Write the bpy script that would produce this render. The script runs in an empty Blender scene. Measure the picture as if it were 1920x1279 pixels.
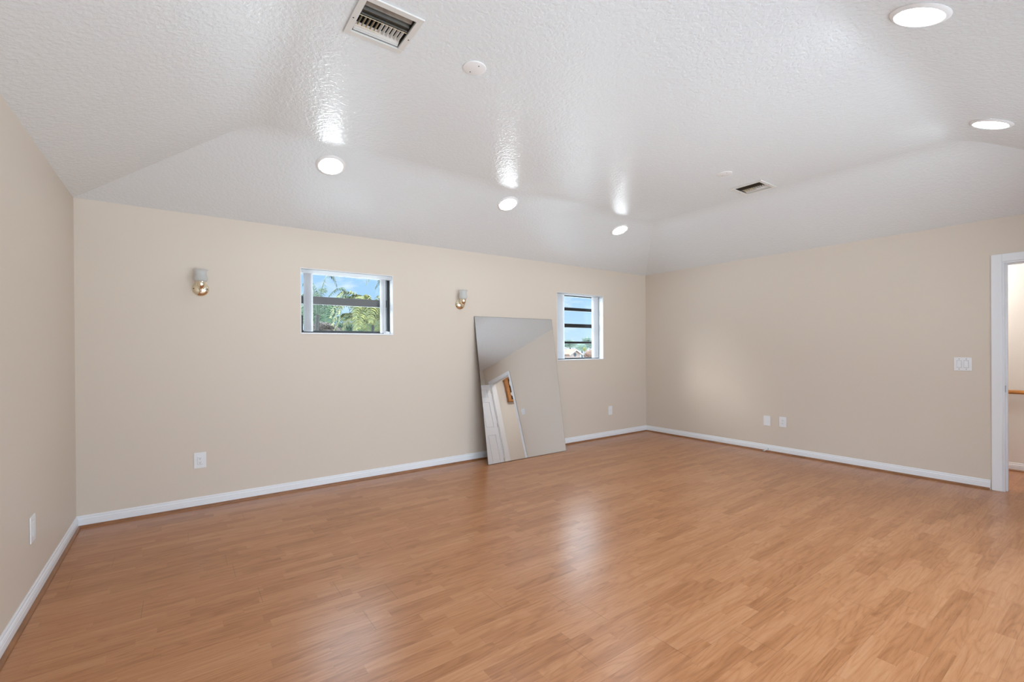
import bpy, bmesh, math, random
from mathutils import Vector, Matrix
from math import sin, cos, pi, radians as R

sc = bpy.context.scene
# ------------------------------------------------------------------ camera
FPX, SX, SY = 860.4976, 0.2896, 17.1217
YAW, PITCH, ROLL = 0.6243368, -0.0025234, -0.0069228
fw = Vector((sin(YAW)*cos(PITCH), cos(YAW)*cos(PITCH), sin(PITCH)))
rr = Vector((cos(YAW), -sin(YAW), 0)); uu = rr.cross(fw)
r2 = rr*cos(ROLL)+uu*sin(ROLL); u2 = -rr*sin(ROLL)+uu*cos(ROLL)
camd = bpy.data.cameras.new('camera'); cam = bpy.data.objects.new('camera', camd)
sc.collection.objects.link(cam)
m = Matrix((( r2.x, u2.x, -fw.x, 0.6391), (r2.y, u2.y, -fw.y, -4.6340), (r2.z, u2.z, -fw.z, 1.3014), (0, 0, 0, 1)))
cam.matrix_world = m
camd.sensor_fit = 'HORIZONTAL'; camd.sensor_width = 36.0; camd.lens = FPX/1920*36
camd.shift_x = -SX/1920; camd.shift_y = SY/1920
camd.clip_start = 0.02; camd.clip_end = 500
sc.camera = cam

# ------------------------------------------------------------------ view
vs = sc.view_settings
sc.display_settings.display_device = 'sRGB'
vs.view_transform = 'Standard'; vs.look = 'None'; vs.gamma = 1.0; vs.use_curve_mapping = False
vs.exposure = 0.46
cy = sc.cycles
cy.max_bounces = 10; cy.diffuse_bounces = 6; cy.glossy_bounces = 5; cy.transparent_max_bounces = 16
cy.caustics_reflective = True; cy.caustics_refractive = False
cy.sample_clamp_indirect = 6.0; cy.blur_glossy = 0.3
cy.use_denoising = True

# ------------------------------------------------------------------ sky
world = bpy.data.worlds.new('sky'); sc.world = world; world.use_nodes = True
nt = world.node_tree; nt.nodes.clear()
def N(nt, t, **kw):
    n = nt.nodes.new(t)
    for k, v in kw.items():
        if k.startswith('i_'): n.inputs[k[2:].replace('_', ' ')].default_value = v
        else: setattr(n, k, v)
    return n
tc = N(nt, 'ShaderNodeTexCoord'); sx = N(nt, 'ShaderNodeSeparateXYZ')
nt.links.new(tc.outputs['Generated'], sx.inputs[0])
ramp = N(nt, 'ShaderNodeValToRGB')
cr = ramp.color_ramp
cr.elements[0].position = 0.0; cr.elements[0].color = (0.62, 0.78, 0.95, 1)
cr.elements[1].position = 0.16; cr.elements[1].color = (0.34, 0.58, 0.90, 1)
e = cr.elements.new(0.30); e.color = (0.72, 0.86, 1, 1)
e = cr.elements.new(0.05); e.color = (0.50, 0.72, 0.95, 1)
nt.links.new(sx.outputs['Z'], ramp.inputs['Fac'])
mp = N(nt, 'ShaderNodeMapping'); mp.inputs['Scale'].default_value = (5, 5, 16)
nt.links.new(tc.outputs['Generated'], mp.inputs['Vector'])
no = N(nt, 'ShaderNodeTexNoise', i_Scale=1.6, i_Detail=6.0, i_Roughness=0.6)
nt.links.new(mp.outputs[0], no.inputs['Vector'])
cl = N(nt, 'ShaderNodeMapRange', i_From_Min=0.50, i_From_Max=0.68)
nt.links.new(no.outputs['Fac'], cl.inputs['Value'])
mix = N(nt, 'ShaderNodeMixRGB'); mix.inputs[2].default_value = (0.86, 0.93, 1, 1)
nt.links.new(cl.outputs[0], mix.inputs[0]); nt.links.new(ramp.outputs[0], mix.inputs[1])
st = N(nt, 'ShaderNodeMapRange', i_From_Min=0.17, i_From_Max=0.36, i_To_Min=0.90, i_To_Max=7.0)
st.interpolation_type = 'SMOOTHSTEP'
nt.links.new(sx.outputs['Z'], st.inputs['Value'])
bg = N(nt, 'ShaderNodeBackground'); out = N(nt, 'ShaderNodeOutputWorld')
nt.links.new(mix.outputs[0], bg.inputs[0]); nt.links.new(st.outputs[0], bg.inputs[1]); nt.links.new(bg.outputs[0], out.inputs[0])

W, D, H, HC = 6.573, 4.88, 2.44, 2.84

# soft hazy sun, low in the west: throws the faint patch on the right wall
sund = bpy.data.lights.new('sun', 'SUN'); sund.energy = 2.5; sund.angle = R(25); sund.color = (1.0, 0.93, 0.86)
sun = bpy.data.objects.new('sun', sund); sc.collection.objects.link(sun)
sun.rotation_euler = Vector((1.42, -1.15, -0.76)).to_track_quat('-Z', 'Y').to_euler()

def area(name, loc, target, sxx, syy, power, col, spread=180):
    l = bpy.data.lights.new(name, 'AREA'); l.shape = 'RECTANGLE'; l.size = sxx; l.size_y = syy
    l.energy = power; l.color = col; l.spread = R(spread)
    o = bpy.data.objects.new(name, l); sc.collection.objects.link(o)
    o.location = loc; o.rotation_euler = (Vector(target)-Vector(loc)).to_track_quat('-Z', 'Y').to_euler()
    return o
# added fill light, shining in through an invented opening behind the camera
area('front_fill', (2.9, -8.2, -0.2), (2.9, -3, 1.1), 10, 4.2, 480, (0.83, 0.93, 1.0))
# landing light beyond the doorway comes from its own ceiling lamp (built below)

# ------------------------------------------------------------------ helpers
def at(px, py, Y):
    """the point at world depth Y that the photo shows at pixel px, py"""
    d = fw+r2*((px-960-SX)/FPX)-u2*((py-639.5-SY)/FPX); c = Vector((0.6391, -4.6340, 1.3014))
    return c+d*((Y-c.y)/d.y)
def link(o): sc.collection.objects.link(o)
def obj(name, bm, mat, parent=None, smooth=False, mats=None):
    me = bpy.data.meshes.new(name)
    bmesh.ops.recalc_face_normals(bm, faces=bm.faces[:])
    if smooth:
        for f in bm.faces: f.smooth = True
        for e in bm.edges:
            if len(e.link_faces) == 2 and e.calc_face_angle(0) > R(35): e.smooth = False
    bm.to_mesh(me); bm.free()
    for mm in (mats or [mat]): me.materials.append(mm)
    o = bpy.data.objects.new(name, me); link(o)
    if parent: o.parent = parent
    return o
def thing(name, label, cat, loc=(0, 0, 0), group=None, rot=None):
    o = bpy.data.objects.new(name, None); link(o); o.empty_display_size = 0.1
    o.location = loc
    if rot: o.rotation_euler = rot
    o['label'] = label; o['category'] = cat
    if group: o['group'] = group
    return o
def tag(o, label, cat, group=None, kind=None):
    o['label'] = label; o['category'] = cat
    if group: o['group'] = group
    if kind: o['kind'] = kind
    return o
def struct(o):
    o['kind'] = 'structure'; return o
def sempty(name):
    o = bpy.data.objects.new(name, None); link(o); o['kind'] = 'structure'; return o
def B(): return bmesh.new()
def box(bm, lo, hi, bev=0.0):
    lo = Vector(lo); hi = Vector(hi)
    r = bmesh.ops.create_cube(bm, size=1)
    vs_ = r['verts']
    for v in vs_:
        v.co = Vector(((lo[i]+hi[i])/2 + v.co[i]*(hi[i]-lo[i]) for i in range(3)))
    if bev > 0:
        es = list({e for v in vs_ for e in v.link_edges})
        bmesh.ops.bevel(bm, geom=es, offset=bev, segments=2, affect='EDGES', profile=0.6)
    return vs_
def lathe(bm, prof, seg=32, origin=(0, 0, 0), axis=(0, 0, 1), cap=True, flute=None):
    """prof: list of (r, h) revolved about axis at origin"""
    q = Vector((0, 0, 1)).rotation_difference(Vector(axis)); o = Vector(origin)
    rings = []
    for j, (r, h) in enumerate(prof):
        if r < 1e-6:
            rings.append([bm.verts.new(o + q @ Vector((0, 0, h)))]); continue
        ring = []
        for i in range(seg):
            a = 2*pi*i/seg; k = r
            hh = h
            if flute: k = r*(1+flute[0]*(j/(len(prof)-1))**3*cos(flute[1]*a)); hh = h
            ring.append(bm.verts.new(o + q @ Vector((k*cos(a), k*sin(a), hh))))
        rings.append(ring)
    for a, b in zip(rings, rings[1:]):
        if len(a) == 1 and len(b) == 1: continue
        for i in range(seg):
            j = (i+1) % seg
            if len(a) == 1: bm.faces.new((a[0], b[i], b[j]))
            elif len(b) == 1: bm.faces.new((a[i], a[j], b[0]))
            else: bm.faces.new((a[i], a[j], b[j], b[i]))
    if cap:
        if len(rings[0]) > 1: bm.faces.new(rings[0])
        if len(rings[-1]) > 1: bm.faces.new(rings[-1])
def tube(bm, pts, rad, seg=8, cap=True):
    pts = [Vector(p) for p in pts]; rs = rad if isinstance(rad, (list, tuple)) else [rad]*len(pts)
    rings = []; n = Vector((0, 0, 1))
    for i, p in enumerate(pts):
        t = (pts[min(i+1, len(pts)-1)]-pts[max(i-1, 0)]).normalized()
        if abs(t.dot(n)) > 0.95: n = Vector((1, 0, 0))
        a = t.cross(n).normalized(); b = a.cross(t).normalized(); n = b
        rings.append([bm.verts.new(p+(a*cos(2*pi*k/seg)+b*sin(2*pi*k/seg))*rs[i]) for k in range(seg)])
    for a, b in zip(rings, rings[1:]):
        for k in range(seg): bm.faces.new((a[k], a[(k+1) % seg], b[(k+1) % seg], b[k]))
    if cap: bm.faces.new(rings[0]); bm.faces.new(rings[-1])
def prism(bm, prof, p0, p1, nrm):
    """profile (d,z) swept from p0 to p1; d measured along nrm"""
    p0 = Vector(p0); p1 = Vector(p1); nrm = Vector(nrm)
    a = [bm.verts.new(p0+nrm*d+Vector((0, 0, z))) for d, z in prof]
    b = [bm.verts.new(p1+nrm*d+Vector((0, 0, z))) for d, z in prof]
    n = len(prof)
    for i in range(n):
        j = (i+1) % n; bm.faces.new((a[i], a[j], b[j], b[i]))
    bm.faces.new(a); bm.faces.new(b)
def flatpoly(b, pts, y0, y1):
    A = [b.verts.new((x, y0, z)) for x, z in pts]; C2 = [b.verts.new((x, y1, z)) for x, z in pts]; n = len(pts)
    for i in range(n): b.faces.new((A[i], A[(i+1) % n], C2[(i+1) % n], C2[i]))
    b.faces.new(A); b.faces.new(C2)
def poly(bm, pts):
    return bm.faces.new([bm.verts.new(p) for p in pts])

# ------------------------------------------------------------------ materials
def mat(name, col, rough=0.5, metal=0.0, spec=0.5, coat=0.0, coat_r=0.1, bump=None, emit=None, trans=0.0, var=None, sss=0.0):
    mm = bpy.data.materials.new(name); mm.use_nodes = True; t = mm.node_tree
    b = t.nodes['Principled BSDF']
    b.inputs['Base Color'].default_value = (*col, 1); b.inputs['Roughness'].default_value = rough
    b.inputs['Metallic'].default_value = metal; b.inputs['Specular IOR Level'].default_value = spec
    b.inputs['Coat Weight'].default_value = coat; b.inputs['Coat Roughness'].default_value = coat_r
    b.inputs['Transmission Weight'].default_value = trans
    if emit: b.inputs['Emission Color'].default_value = (*emit[0], 1); b.inputs['Emission Strength'].default_value = emit[1]
    co = t.nodes.new('ShaderNodeTexCoord')
    if var:   # (scale, amount) gentle tone variation
        n = N(t, 'ShaderNodeTexNoise', i_Scale=var[0], i_Detail=4.0); t.links.new(co.outputs['Object'], n.inputs['Vector'])
        mr = N(t, 'ShaderNodeMapRange', i_From_Min=0.3, i_From_Max=0.7, i_To_Min=1-var[1], i_To_Max=1+var[1]); t.links.new(n.outputs['Fac'], mr.inputs['Value'])
        mx = N(t, 'ShaderNodeVectorMath', operation='SCALE'); mx.inputs[0].default_value = col
        t.links.new(mr.outputs[0], mx.inputs['Scale']); t.links.new(mx.outputs[0], b.inputs['Base Color'])
    if bump:  # (scale, distance, strength)
        n = N(t, 'ShaderNodeTexNoise', i_Scale=bump[0], i_Detail=3.0); t.links.new(co.outputs['Object'], n.inputs['Vector'])
        bp = N(t, 'ShaderNodeBump', i_Distance=bump[1], i_Strength=bump[2]); t.links.new(n.outputs['Fac'], bp.inputs['Height'])
        t.links.new(bp.outputs[0], b.inputs['Normal'])
    return mm
M = {}
WALLC = (0.675, 0.595, 0.510)
M['wall'] = mat('beige_wall_paint', WALLC, 0.48, spec=0.4, bump=(140, 0.0006, 0.35))
M['hallwall'] = mat('cream_wall_paint', (0.76, 0.73, 0.69), 0.5, spec=0.3, bump=(140, 0.0006, 0.3))
M['white'] = mat('white_gloss_trim', (0.80, 0.82, 0.85), 0.28, spec=0.5)
M['doorwhite'] = mat('white_door_paint', (0.80, 0.82, 0.87), 0.35)
M['plate'] = mat('white_plastic_plate', (0.80, 0.81, 0.83), 0.32)
M['shadowgap'] = mat('grey_switch_gap', (0.42, 0.43, 0.45), 0.4)
M['dark'] = mat('dark_slot', (0.02, 0.02, 0.022), 0.5)
M['bronze'] = mat('dark_bronze_aluminium', (0.025, 0.027, 0.03), 0.38, metal=0.3)
M['greyrail'] = mat('weathered_grey_aluminium', (0.11, 0.11, 0.11), 0.4, metal=0.4)
M['vane'] = mat('white_pvc_vane', (0.86, 0.86, 0.87), 0.4)
M['brass'] = mat('polished_brass', (0.87, 0.79, 0.62), 0.13, metal=1.0)
M['led'] = mat('led_diffuser', (0.9, 0.9, 0.9), 0.5, emit=((0.835, 0.94, 1.0), 50.0))
M['lamptrim'] = mat('white_lamp_trim', (0.84, 0.84, 0.84), 0.35)
M['grille'] = mat('offwhite_register_metal', (0.70, 0.69, 0.66), 0.35)
M['greyish'] = mat('greyish_register_blade', (0.30, 0.285, 0.255), 0.3, metal=0.3, var=(30, 0.2))  # mid grey with uneven tone, darker than the flange
M['bladeshade'] = mat('shaded_register_blade', (.03, .024, .015), .4, metal=.3, var=(30, .3))  # blade colour blackened to stand in for shade up in the duct
M['duct'] = mat('duct_inside', (.012, .010, .008), 0.6)  # near-black base colour paints in the shade of the duct interior
M['wirebrass'] = mat('tarnished_grille_wire', (0.62, 0.52, 0.36), 0.4, metal=0.2)
M['mirroredge'] = mat('dark_mirror_edge', (0.05, 0.055, 0.06), 0.3)
M['steel'] = mat('strike_plate_steel', (0.35, 0.34, 0.32), 0.3, metal=1.0)
M['railwood'] = mat('varnished_oak', (0.42, 0.17, 0.035), 0.3, coat=0.3, var=(12, 0.25))
M['dial'] = mat('white_clock_dial', (0.85, 0.85, 0.82), 0.4)
M['glassdark'] = mat('dark_clock_glass', (0.03, 0.02, 0.012), 0.1)
M['qround'] = mat('oak_quarter_round', (0.26, 0.108, 0.040), 0.38, var=(8, 0.2))
tv = M['vane'].node_tree; pb = tv.nodes['Principled BSDF']; ot = tv.nodes['Material Output']
tl = N(tv, 'ShaderNodeBsdfTranslucent'); tl.inputs[0].default_value = (0.92, 0.92, 0.93, 1); mxs = N(tv, 'ShaderNodeMixShader'); mxs.inputs[0].default_value = 0.7
tv.links.new(pb.outputs[0], mxs.inputs[1]); tv.links.new(tl.outputs[0], mxs.inputs[2]); tv.links.new(mxs.outputs[0], ot.inputs[0])
# mirror
mm = mat('mirror_silver', (0.88, 0.91, 0.93), 0.0, metal=1.0); M['mirror'] = mm
# frosted shade glass
mm = bpy.data.materials.new('frosted_shade_glass'); mm.use_nodes = True; t = mm.node_tree; t.nodes.clear()
o_ = t.nodes.new('ShaderNodeOutputMaterial'); d = N(t, 'ShaderNodeBsdfPrincipled'); d.inputs['Base Color'].default_value = (0.80, 0.81, 0.80, 1); d.inputs['Roughness'].default_value = 0.25
tl = N(t, 'ShaderNodeBsdfTranslucent'); tl.inputs[0].default_value = (0.8, 0.84, 0.86, 1)
tr = N(t, 'ShaderNodeBsdfTransparent')
m1 = N(t, 'ShaderNodeMixShader'); m1.inputs[0].default_value = 0.35
t.links.new(d.outputs[0], m1.inputs[1]); t.links.new(tl.outputs[0], m1.inputs[2])
m2 = N(t, 'ShaderNodeMixShader'); m2.inputs[0].default_value = 0.42
t.links.new(m1.outputs[0], m2.inputs[1]); t.links.new(tr.outputs[0], m2.inputs[2]); t.links.new(m2.outputs[0], o_.inputs[0]); M['shade'] = mm
# window pane
mm = bpy.data.materials.new('window_glass'); mm.use_nodes = True; t = mm.node_tree; t.nodes.clear()
o_ = t.nodes.new('ShaderNodeOutputMaterial'); g = N(t, 'ShaderNodeBsdfGlossy'); g.inputs['Roughness'].default_value = 0.02
tr = N(t, 'ShaderNodeBsdfTransparent'); tr.inputs[0].default_value = (0.93, 0.96, 0.96, 1)
lw = N(t, 'ShaderNodeLayerWeight', i_Blend=0.5); pw_ = N(t, 'ShaderNodeMath', operation='POWER'); pw_.inputs[1].default_value = 5.0
t.links.new(lw.outputs['Facing'], pw_.inputs[0]); fr = N(t, 'ShaderNodeMath', operation='MULTIPLY_ADD'); fr.inputs[1].default_value = 0.9; fr.inputs[2].default_value = 0.03
t.links.new(pw_.outputs[0], fr.inputs[0]); m1 = N(t, 'ShaderNodeMixShader')
t.links.new(fr.outputs[0], m1.inputs[0]); t.links.new(tr.outputs[0], m1.inputs[1]); t.links.new(g.outputs[0], m1.inputs[2]); t.links.new(m1.outputs[0], o_.inputs[0]); M['glass'] = mm
# ceiling: knock-down textured semi-gloss paint
mm = mat('textured_ceiling_paint', (0.785, 0.825, 0.85), 0.27, spec=0.7); t = mm.node_tree; b = t.nodes['Principled BSDF']
co = t.nodes['Texture Coordinate']
n1 = N(t, 'ShaderNodeTexNoise', i_Scale=55.0, i_Detail=2.5, i_Roughness=0.55, i_Distortion=0.6); t.links.new(co.outputs['Object'], n1.inputs['Vector'])
n2 = N(t, 'ShaderNodeTexVoronoi', i_Scale=44.0); n2.feature = 'SMOOTH_F1'
t.links.new(co.outputs['Object'], n2.inputs['Vector'])
ad = N(t, 'ShaderNodeMath', operation='MULTIPLY_ADD'); ad.inputs[1].default_value = 0.5
t.links.new(n2.outputs['Distance'], ad.inputs[0]); t.links.new(n1.outputs['Fac'], ad.inputs[2])
mr = N(t, 'ShaderNodeMapRange', i_From_Min=0.45, i_From_Max=0.95); mr.interpolation_type = 'SMOOTHSTEP'; t.links.new(ad.outputs[0], mr.inputs['Value'])
bp = N(t, 'ShaderNodeBump', i_Distance=0.0032, i_Strength=0.46); t.links.new(mr.outputs[0], bp.inputs['Height']); t.links.new(bp.outputs[0], b.inputs['Normal'])
M['ceiling'] = mm
# laminate floor: three-strip oak laminate, strips along the back wall
def floor_mat(name):
    mm = mat(name, (0.5, 0.24, 0.11), 0.28, spec=0.62); t = mm.node_tree; b = t.nodes['Principled BSDF']; L = t.links
    co = t.nodes['Texture Coordinate']; s = N(t, 'ShaderNodeSeparateXYZ'); L.new(co.outputs['Object'], s.inputs[0])
    def mth(op, a, bb=None, c=None):
        n = N(t, 'ShaderNodeMath', operation=op)
        for i, v in enumerate((a, bb, c)):
            if v is None: continue
            if isinstance(v, (int, float)): n.inputs[i].default_value = v
            else: L.new(v, n.inputs[i])
        return n.outputs[0]
    x, y = s.outputs['X'], s.outputs['Y']
    row = mth('FLOOR', mth('DIVIDE', y, 0.065))
    wn = N(t, 'ShaderNodeTexWhiteNoise', noise_dimensions='1D'); L.new(row, wn.inputs['W'])
    xs = mth('ADD', mth('DIVIDE', x, 0.42), mth('MULTIPLY', wn.outputs['Value'], 7.3))
    cell = mth('FLOOR', xs)
    cv = N(t, 'ShaderNodeCombineXYZ'); L.new(cell, cv.inputs[0]); L.new(row, cv.inputs[1])
    wc = N(t, 'ShaderNodeTexWhiteNoise', noise_dimensions='2D'); L.new(cv.outputs[0], wc.inputs['Vector'])
    rnd = wc.outputs['Value']
    # grain coordinates: offset per strip, stretched along x
    off = mth('MULTIPLY', rnd, 37.0)
    gx = mth('ADD', mth('MULTIPLY', x, 2.2), off); gy = mth('ADD', mth('MULTIPLY', y, 34.0), off)
    gv = N(t, 'ShaderNodeCombineXYZ'); L.new(gx, gv.inputs[0]); L.new(gy, gv.inputs[1]); L.new(off, gv.inputs[2])
    g1 = N(t, 'ShaderNodeTexNoise', i_Scale=1.4, i_Detail=8.0, i_Roughness=0.66, i_Distortion=0.4); L.new(gv.outputs[0], g1.inputs['Vector'])
    # cathedral rings
    wx = mth('ADD', mth('MULTIPLY', x, 1.1), off); wy = mth('ADD', mth('MULTIPLY', y, 9.0), off)
    wv = N(t, 'ShaderNodeCombineXYZ'); L.new(wx, wv.inputs[0]); L.new(wy, wv.inputs[1])
    lf = N(t, 'ShaderNodeTexNoise', i_Scale=0.9, i_Detail=1.5); L.new(wv.outputs[0], lf.inputs['Vector'])
    ring = mth('SINE', mth('MULTIPLY', lf.outputs['Fac'], 95.0))
    ring = mth('POWER', mth('MULTIPLY_ADD', ring, 0.5, 0.5), 3.0)
    tone = mth('ADD', mth('MULTIPLY', mth('SUBTRACT', g1.outputs['Fac'], 0.5), 1.05), mth('MULTIPLY', mth('SUBTRACT', rnd, 0.5), 0.34))
    tone = mth('SUBTRACT', mth('ADD', tone, 0.55), mth('MULTIPLY', ring, 0.17))
    # fine dark pores
    pv = N(t, 'ShaderNodeCombineXYZ'); L.new(mth('ADD', mth('MULTIPLY', x, 9.0), off), pv.inputs[0]); L.new(mth('MULTIPLY', y, 260.0), pv.inputs[1])
    pn = N(t, 'ShaderNodeTexNoise', i_Scale=1.0, i_Detail=2.0); L.new(pv.outputs[0], pn.inputs['Vector'])
    tone = mth('SUBTRACT', tone, mth('MULTIPLY', mth('GREATER_THAN', pn.outputs['Fac'], 0.59), 0.13))
    cr = N(t, 'ShaderNodeValToRGB'); e = cr.color_ramp.elements
    e[0].position = 0.0; e[0].color = (0.25, 0.085, 0.020, 1); e[1].position = 1.0; e[1].color = (0.54, 0.272, 0.130, 1)
    k = cr.color_ramp.elements.new(0.5); k.color = (0.42, 0.176, 0.068, 1)
    L.new(tone, cr.inputs['Fac'])
    # plank joints every third row, and butt joints
    prow = mth('FRACT', mth('DIVIDE', y, 0.195)); e1 = mth('LESS_THAN', prow, 0.008)
    pr_i = mth('FLOOR', mth('DIVIDE', y, 0.195))
    wp = N(t, 'ShaderNodeTexWhiteNoise', noise_dimensions='1D'); L.new(mth('ADD', pr_i, 0.37), wp.inputs['W'])
    pf = mth('FRACT', mth('ADD', mth('DIVIDE', x, 1.28), mth('MULTIPLY', wp.outputs['Value'], 3.1))); e2 = mth('LESS_THAN', pf, 0.0016)
    seam = mth('MAXIMUM', mth('MULTIPLY', e1, 0.45), mth('MULTIPLY', e2, 0.65))
    # thin strip edges, printed
    sr = mth('LESS_THAN', mth('FRACT', mth('DIVIDE', y, 0.065)), 0.022); se = mth('LESS_THAN', mth('FRACT', xs), 0.004)
    seam = mth('MAXIMUM', seam, mth('MULTIPLY', mth('MAXIMUM', sr, se), 0.16))
    mx = N(t, 'ShaderNodeMixRGB'); mx.inputs[2].default_value = (0.12, 0.05, 0.02, 1); L.new(seam, mx.inputs[0]); L.new(cr.outputs[0], mx.inputs[1])
    L.new(mx.outputs[0], b.inputs['Base Color'])
    bp = N(t, 'ShaderNodeBump', i_Distance=0.0006, i_Strength=0.25); L.new(mth('MULTIPLY', g1.outputs['Fac'], 0.7), bp.inputs['Height'])
    n3 = N(t, 'ShaderNodeTexNoise', i_Scale=5.0, i_Detail=2.0); L.new(co.outputs['Object'], n3.inputs['Vector'])
    bp2 = N(t, 'ShaderNodeBump', i_Distance=0.0012, i_Strength=0.3); L.new(n3.outputs['Fac'], bp2.inputs['Height']); L.new(bp.outputs[0], bp2.inputs['Normal'])
    L.new(bp2.outputs[0], b.inputs['Normal'])
    return mm
M['floor'] = floor_mat('oak_laminate')
M['ground'] = mat('pale_concrete_paving', (0.74, 0.72, 0.69), 0.85, var=(0.6, 0.1))

# ------------------------------------------------------------------ room shell
HX = 7.65            # landing wall
WT = 0.12
b = B(); box(b, (-0.15, -D-0.15, -0.12), (HX+0.12, 0.16, 0.0)); f = obj('floor', b, M['floor']); struct(f)
# ceiling: tray with four slopes up to a flat centre
AL, AB, AR = 1.0, 1.02, 1.14
b = B()
o4 = [(0, 0, H), (W, 0, H), (W, -D, H), (0, -D, H)]
i4 = [(AL, -AB, HC), (W-AR, -AB, HC), (W-AR, -D+AB, HC), (AL, -D+AB, HC)]
RHO, NS = .10, 6    # creases are softly rounded over about 10 cm
def ring(k, z): return [b.verts.new(p) for p in ((AL*k, -AB*k, z), (W-AR*k, -AB*k, z), (W-AR*k, -D+AB*k, z), (AL*k, -D+AB*k, z))]
rings = [ring(1-RHO+2*RHO*u/NS, HC-(HC-H)*RHO*(1-u/NS)**2) for u in range(NS+1)]
smf = []
for ra, rb in zip(rings, rings[1:]):
    for k in range(4):
        j = (k+1) % 4; smf.append(b.faces.new((ra[k], ra[j], rb[j], rb[k])))
vo = [b.verts.new(p) for p in o4]; vi = rings[0]; KF = 1+RHO
vo2 = [b.verts.new((p[0]+(-.16 if p[0] < 1 else .11), p[1]+(.16 if p[1] > -1 else -.16), 3.05)) for p in o4]
vm = [b.verts.new((v.co.x, v.co.y, H)) for v in vo2]
REG = [(1.4255, -2.518, .292), (5.115, -2.405, .300)]   # air register positions (ducts open through the ceiling)
xs_ = sorted([AL*KF, W-AR*KF]+[v for x, y, s_ in REG for v in (x-s_/2+.030, x+s_/2-.030)]); ys_ = sorted([-AB*KF, -D+AB*KF]+[v for x, y, s_ in REG for v in (y-s_/2+.030, y+s_/2-.030)])
for xa, xb in zip(xs_, xs_[1:]):
    for ya, yb in zip(ys_, ys_[1:]):
        cx, cy_ = (xa+xb)/2, (ya+yb)/2
        if any(abs(cx-x) < s_/2-.03 and abs(cy_-y) < s_/2-.03 for x, y, s_ in REG): continue
        poly(b, [(xa, ya, HC), (xb, ya, HC), (xb, yb, HC), (xa, yb, HC)])
for k in range(4):
    j = (k+1) % 4
    b.faces.new((vo[k], vo[j], vi[j], vi[k])); b.faces.new((vm[k], vm[j], vo[j], vo[k])); b.faces.new((vm[k], vm[j], vo2[j], vo2[k]))
b.faces.new(vo2)
for f in smf: f.smooth = True
for ra, rb in zip(rings, rings[1:]):
    for k in range(4):
        e = b.edges.get((ra[k], rb[k]))
        if e: e.smooth = False
bmesh.ops.remove_doubles(b, verts=b.verts[:], dist=1e-6)
struct(obj('ceiling', b, M['ceiling']))

def wall_x(b, x0, x1, y0, y1, z0, z1, ops):
    """wall running along x (thickness y0..y1) with openings (xa, xb, za, zb) sorted"""
    cur = x0
    for xa, xb, za, zb in ops:
        box(b, (cur, y0, z0), (xa, y1, z1)); box(b, (xa, y0, z0), (xb, y1, za)) if za > z0 else None
        box(b, (xa, y0, zb), (xb, y1, z1)); cur = xb
    box(b, (cur, y0, z0), (x1, y1, z1))
W1 = (1.545, 2.443, 1.457, 2.076); W2 = (4.722, 5.612, 1.142, 2.063)
b = B(); wall_x(b, -0.14, W+0.1, 0, 0.15, 0, H, [W1, W2]); struct(obj('wall_back', b, M['wall']))
b = B(); box(b, (-0.14, -D-0.14, 0), (0, 0, H)); struct(obj('wall_left', b, M['wall']))
DY0, DY1, DZ = -3.866, -4.652, 2.052   # doorway in the right wall
b = B(); box(b, (W, DY0, 0), (W+WT, 0, H)); box(b, (W, DY1, DZ), (W+WT, DY0, H)); box(b, (W, -D-0.14, 0), (W+WT, DY1, H))
struct(obj('wall_right', b, M['wall']))
FILL_RECT = (0.55, 5.25, 0.28, 2.22)  # front wall opening added for the fill light
b = B(); wall_x(b, 0, W, -D-0.14, -D, 0, H, [FILL_RECT]); struct(obj('wall_front', b, M['wall']))
# landing beyond the doorway
b = B(); box(b, (HX, -5.0, 0), (HX+0.1, -2.0, 2.6)); struct(obj('wall_landing', b, M['hallwall']))
b = B(); box(b, (W+WT, -5.0, 0), (HX, -4.90, 2.6)); struct(obj('wall_landing_end', b, M['hallwall']))
b = B(); box(b, (W+WT, -2.1, 0), (HX, -2.0, 2.6)); struct(obj('wall_landing_far', b, M['hallwall']))
b = B(); box(b, (W+WT, -5.0, 2.44), (HX+.1, -2.0, 2.56)); struct(obj('ceiling_landing', b, M['ceiling']))

# baseboards + oak quarter round
PB = [(0, 0), (0.0135, 0), (0.0135, 0.048), (0.0115, 0.052), (0.0125, 0.058), (0.0095, 0.066), (0.0065, 0.070), (0.0065, 0.079), (0.003, 0.086), (0, 0.086)]
def sh(pr, dz): return [(d, z+dz) for d, z in pr]
QR = [(0.0137, 0.0)] + [(0.0137+0.017*cos(a), 0.017*sin(a)) for a in [k*pi/12 for k in range(7)]]
def base(name, p0, p1, n):
    b = B(); prism(b, PB, p0, p1, n); return struct(obj(name, b, M['white']))
base('baseboard_back', (0, 0, 0), (W, 0, 0), (0, -1, 0)); base('baseboard_left', (0, -D, 0), (0, -0.0136, 0), (1, 0, 0))
base('baseboard_right', (W, -3.794, 0), (W, -0.0136, 0), (-1, 0, 0)); base('baseboard_front', (0.0136, -D, 0), (W, -D, 0), (0, 1, 0))
base('baseboard_landing', (HX, -4.9, 0), (HX, -2.1, 0), (-1, 0, 0))
def quarter(name, p0, p1, n):
    b = B(); prism(b, QR, p0, p1, n); return struct(obj(name, b, M['qround'], smooth=True))
quarter('trim_1', (0.0138, 0, 0), (W-0.0138, 0, 0), (0, -1, 0)); quarter('trim_2', (0, -D+.02, 0), (0, -0.031, 0), (1, 0, 0))
quarter('trim_3', (W, -3.790, 0), (W, -0.031, 0), (-1, 0, 0)); quarter('trim_4', (HX, -4.9, 0), (HX, -2.1, 0), (-1, 0, 0))

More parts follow.
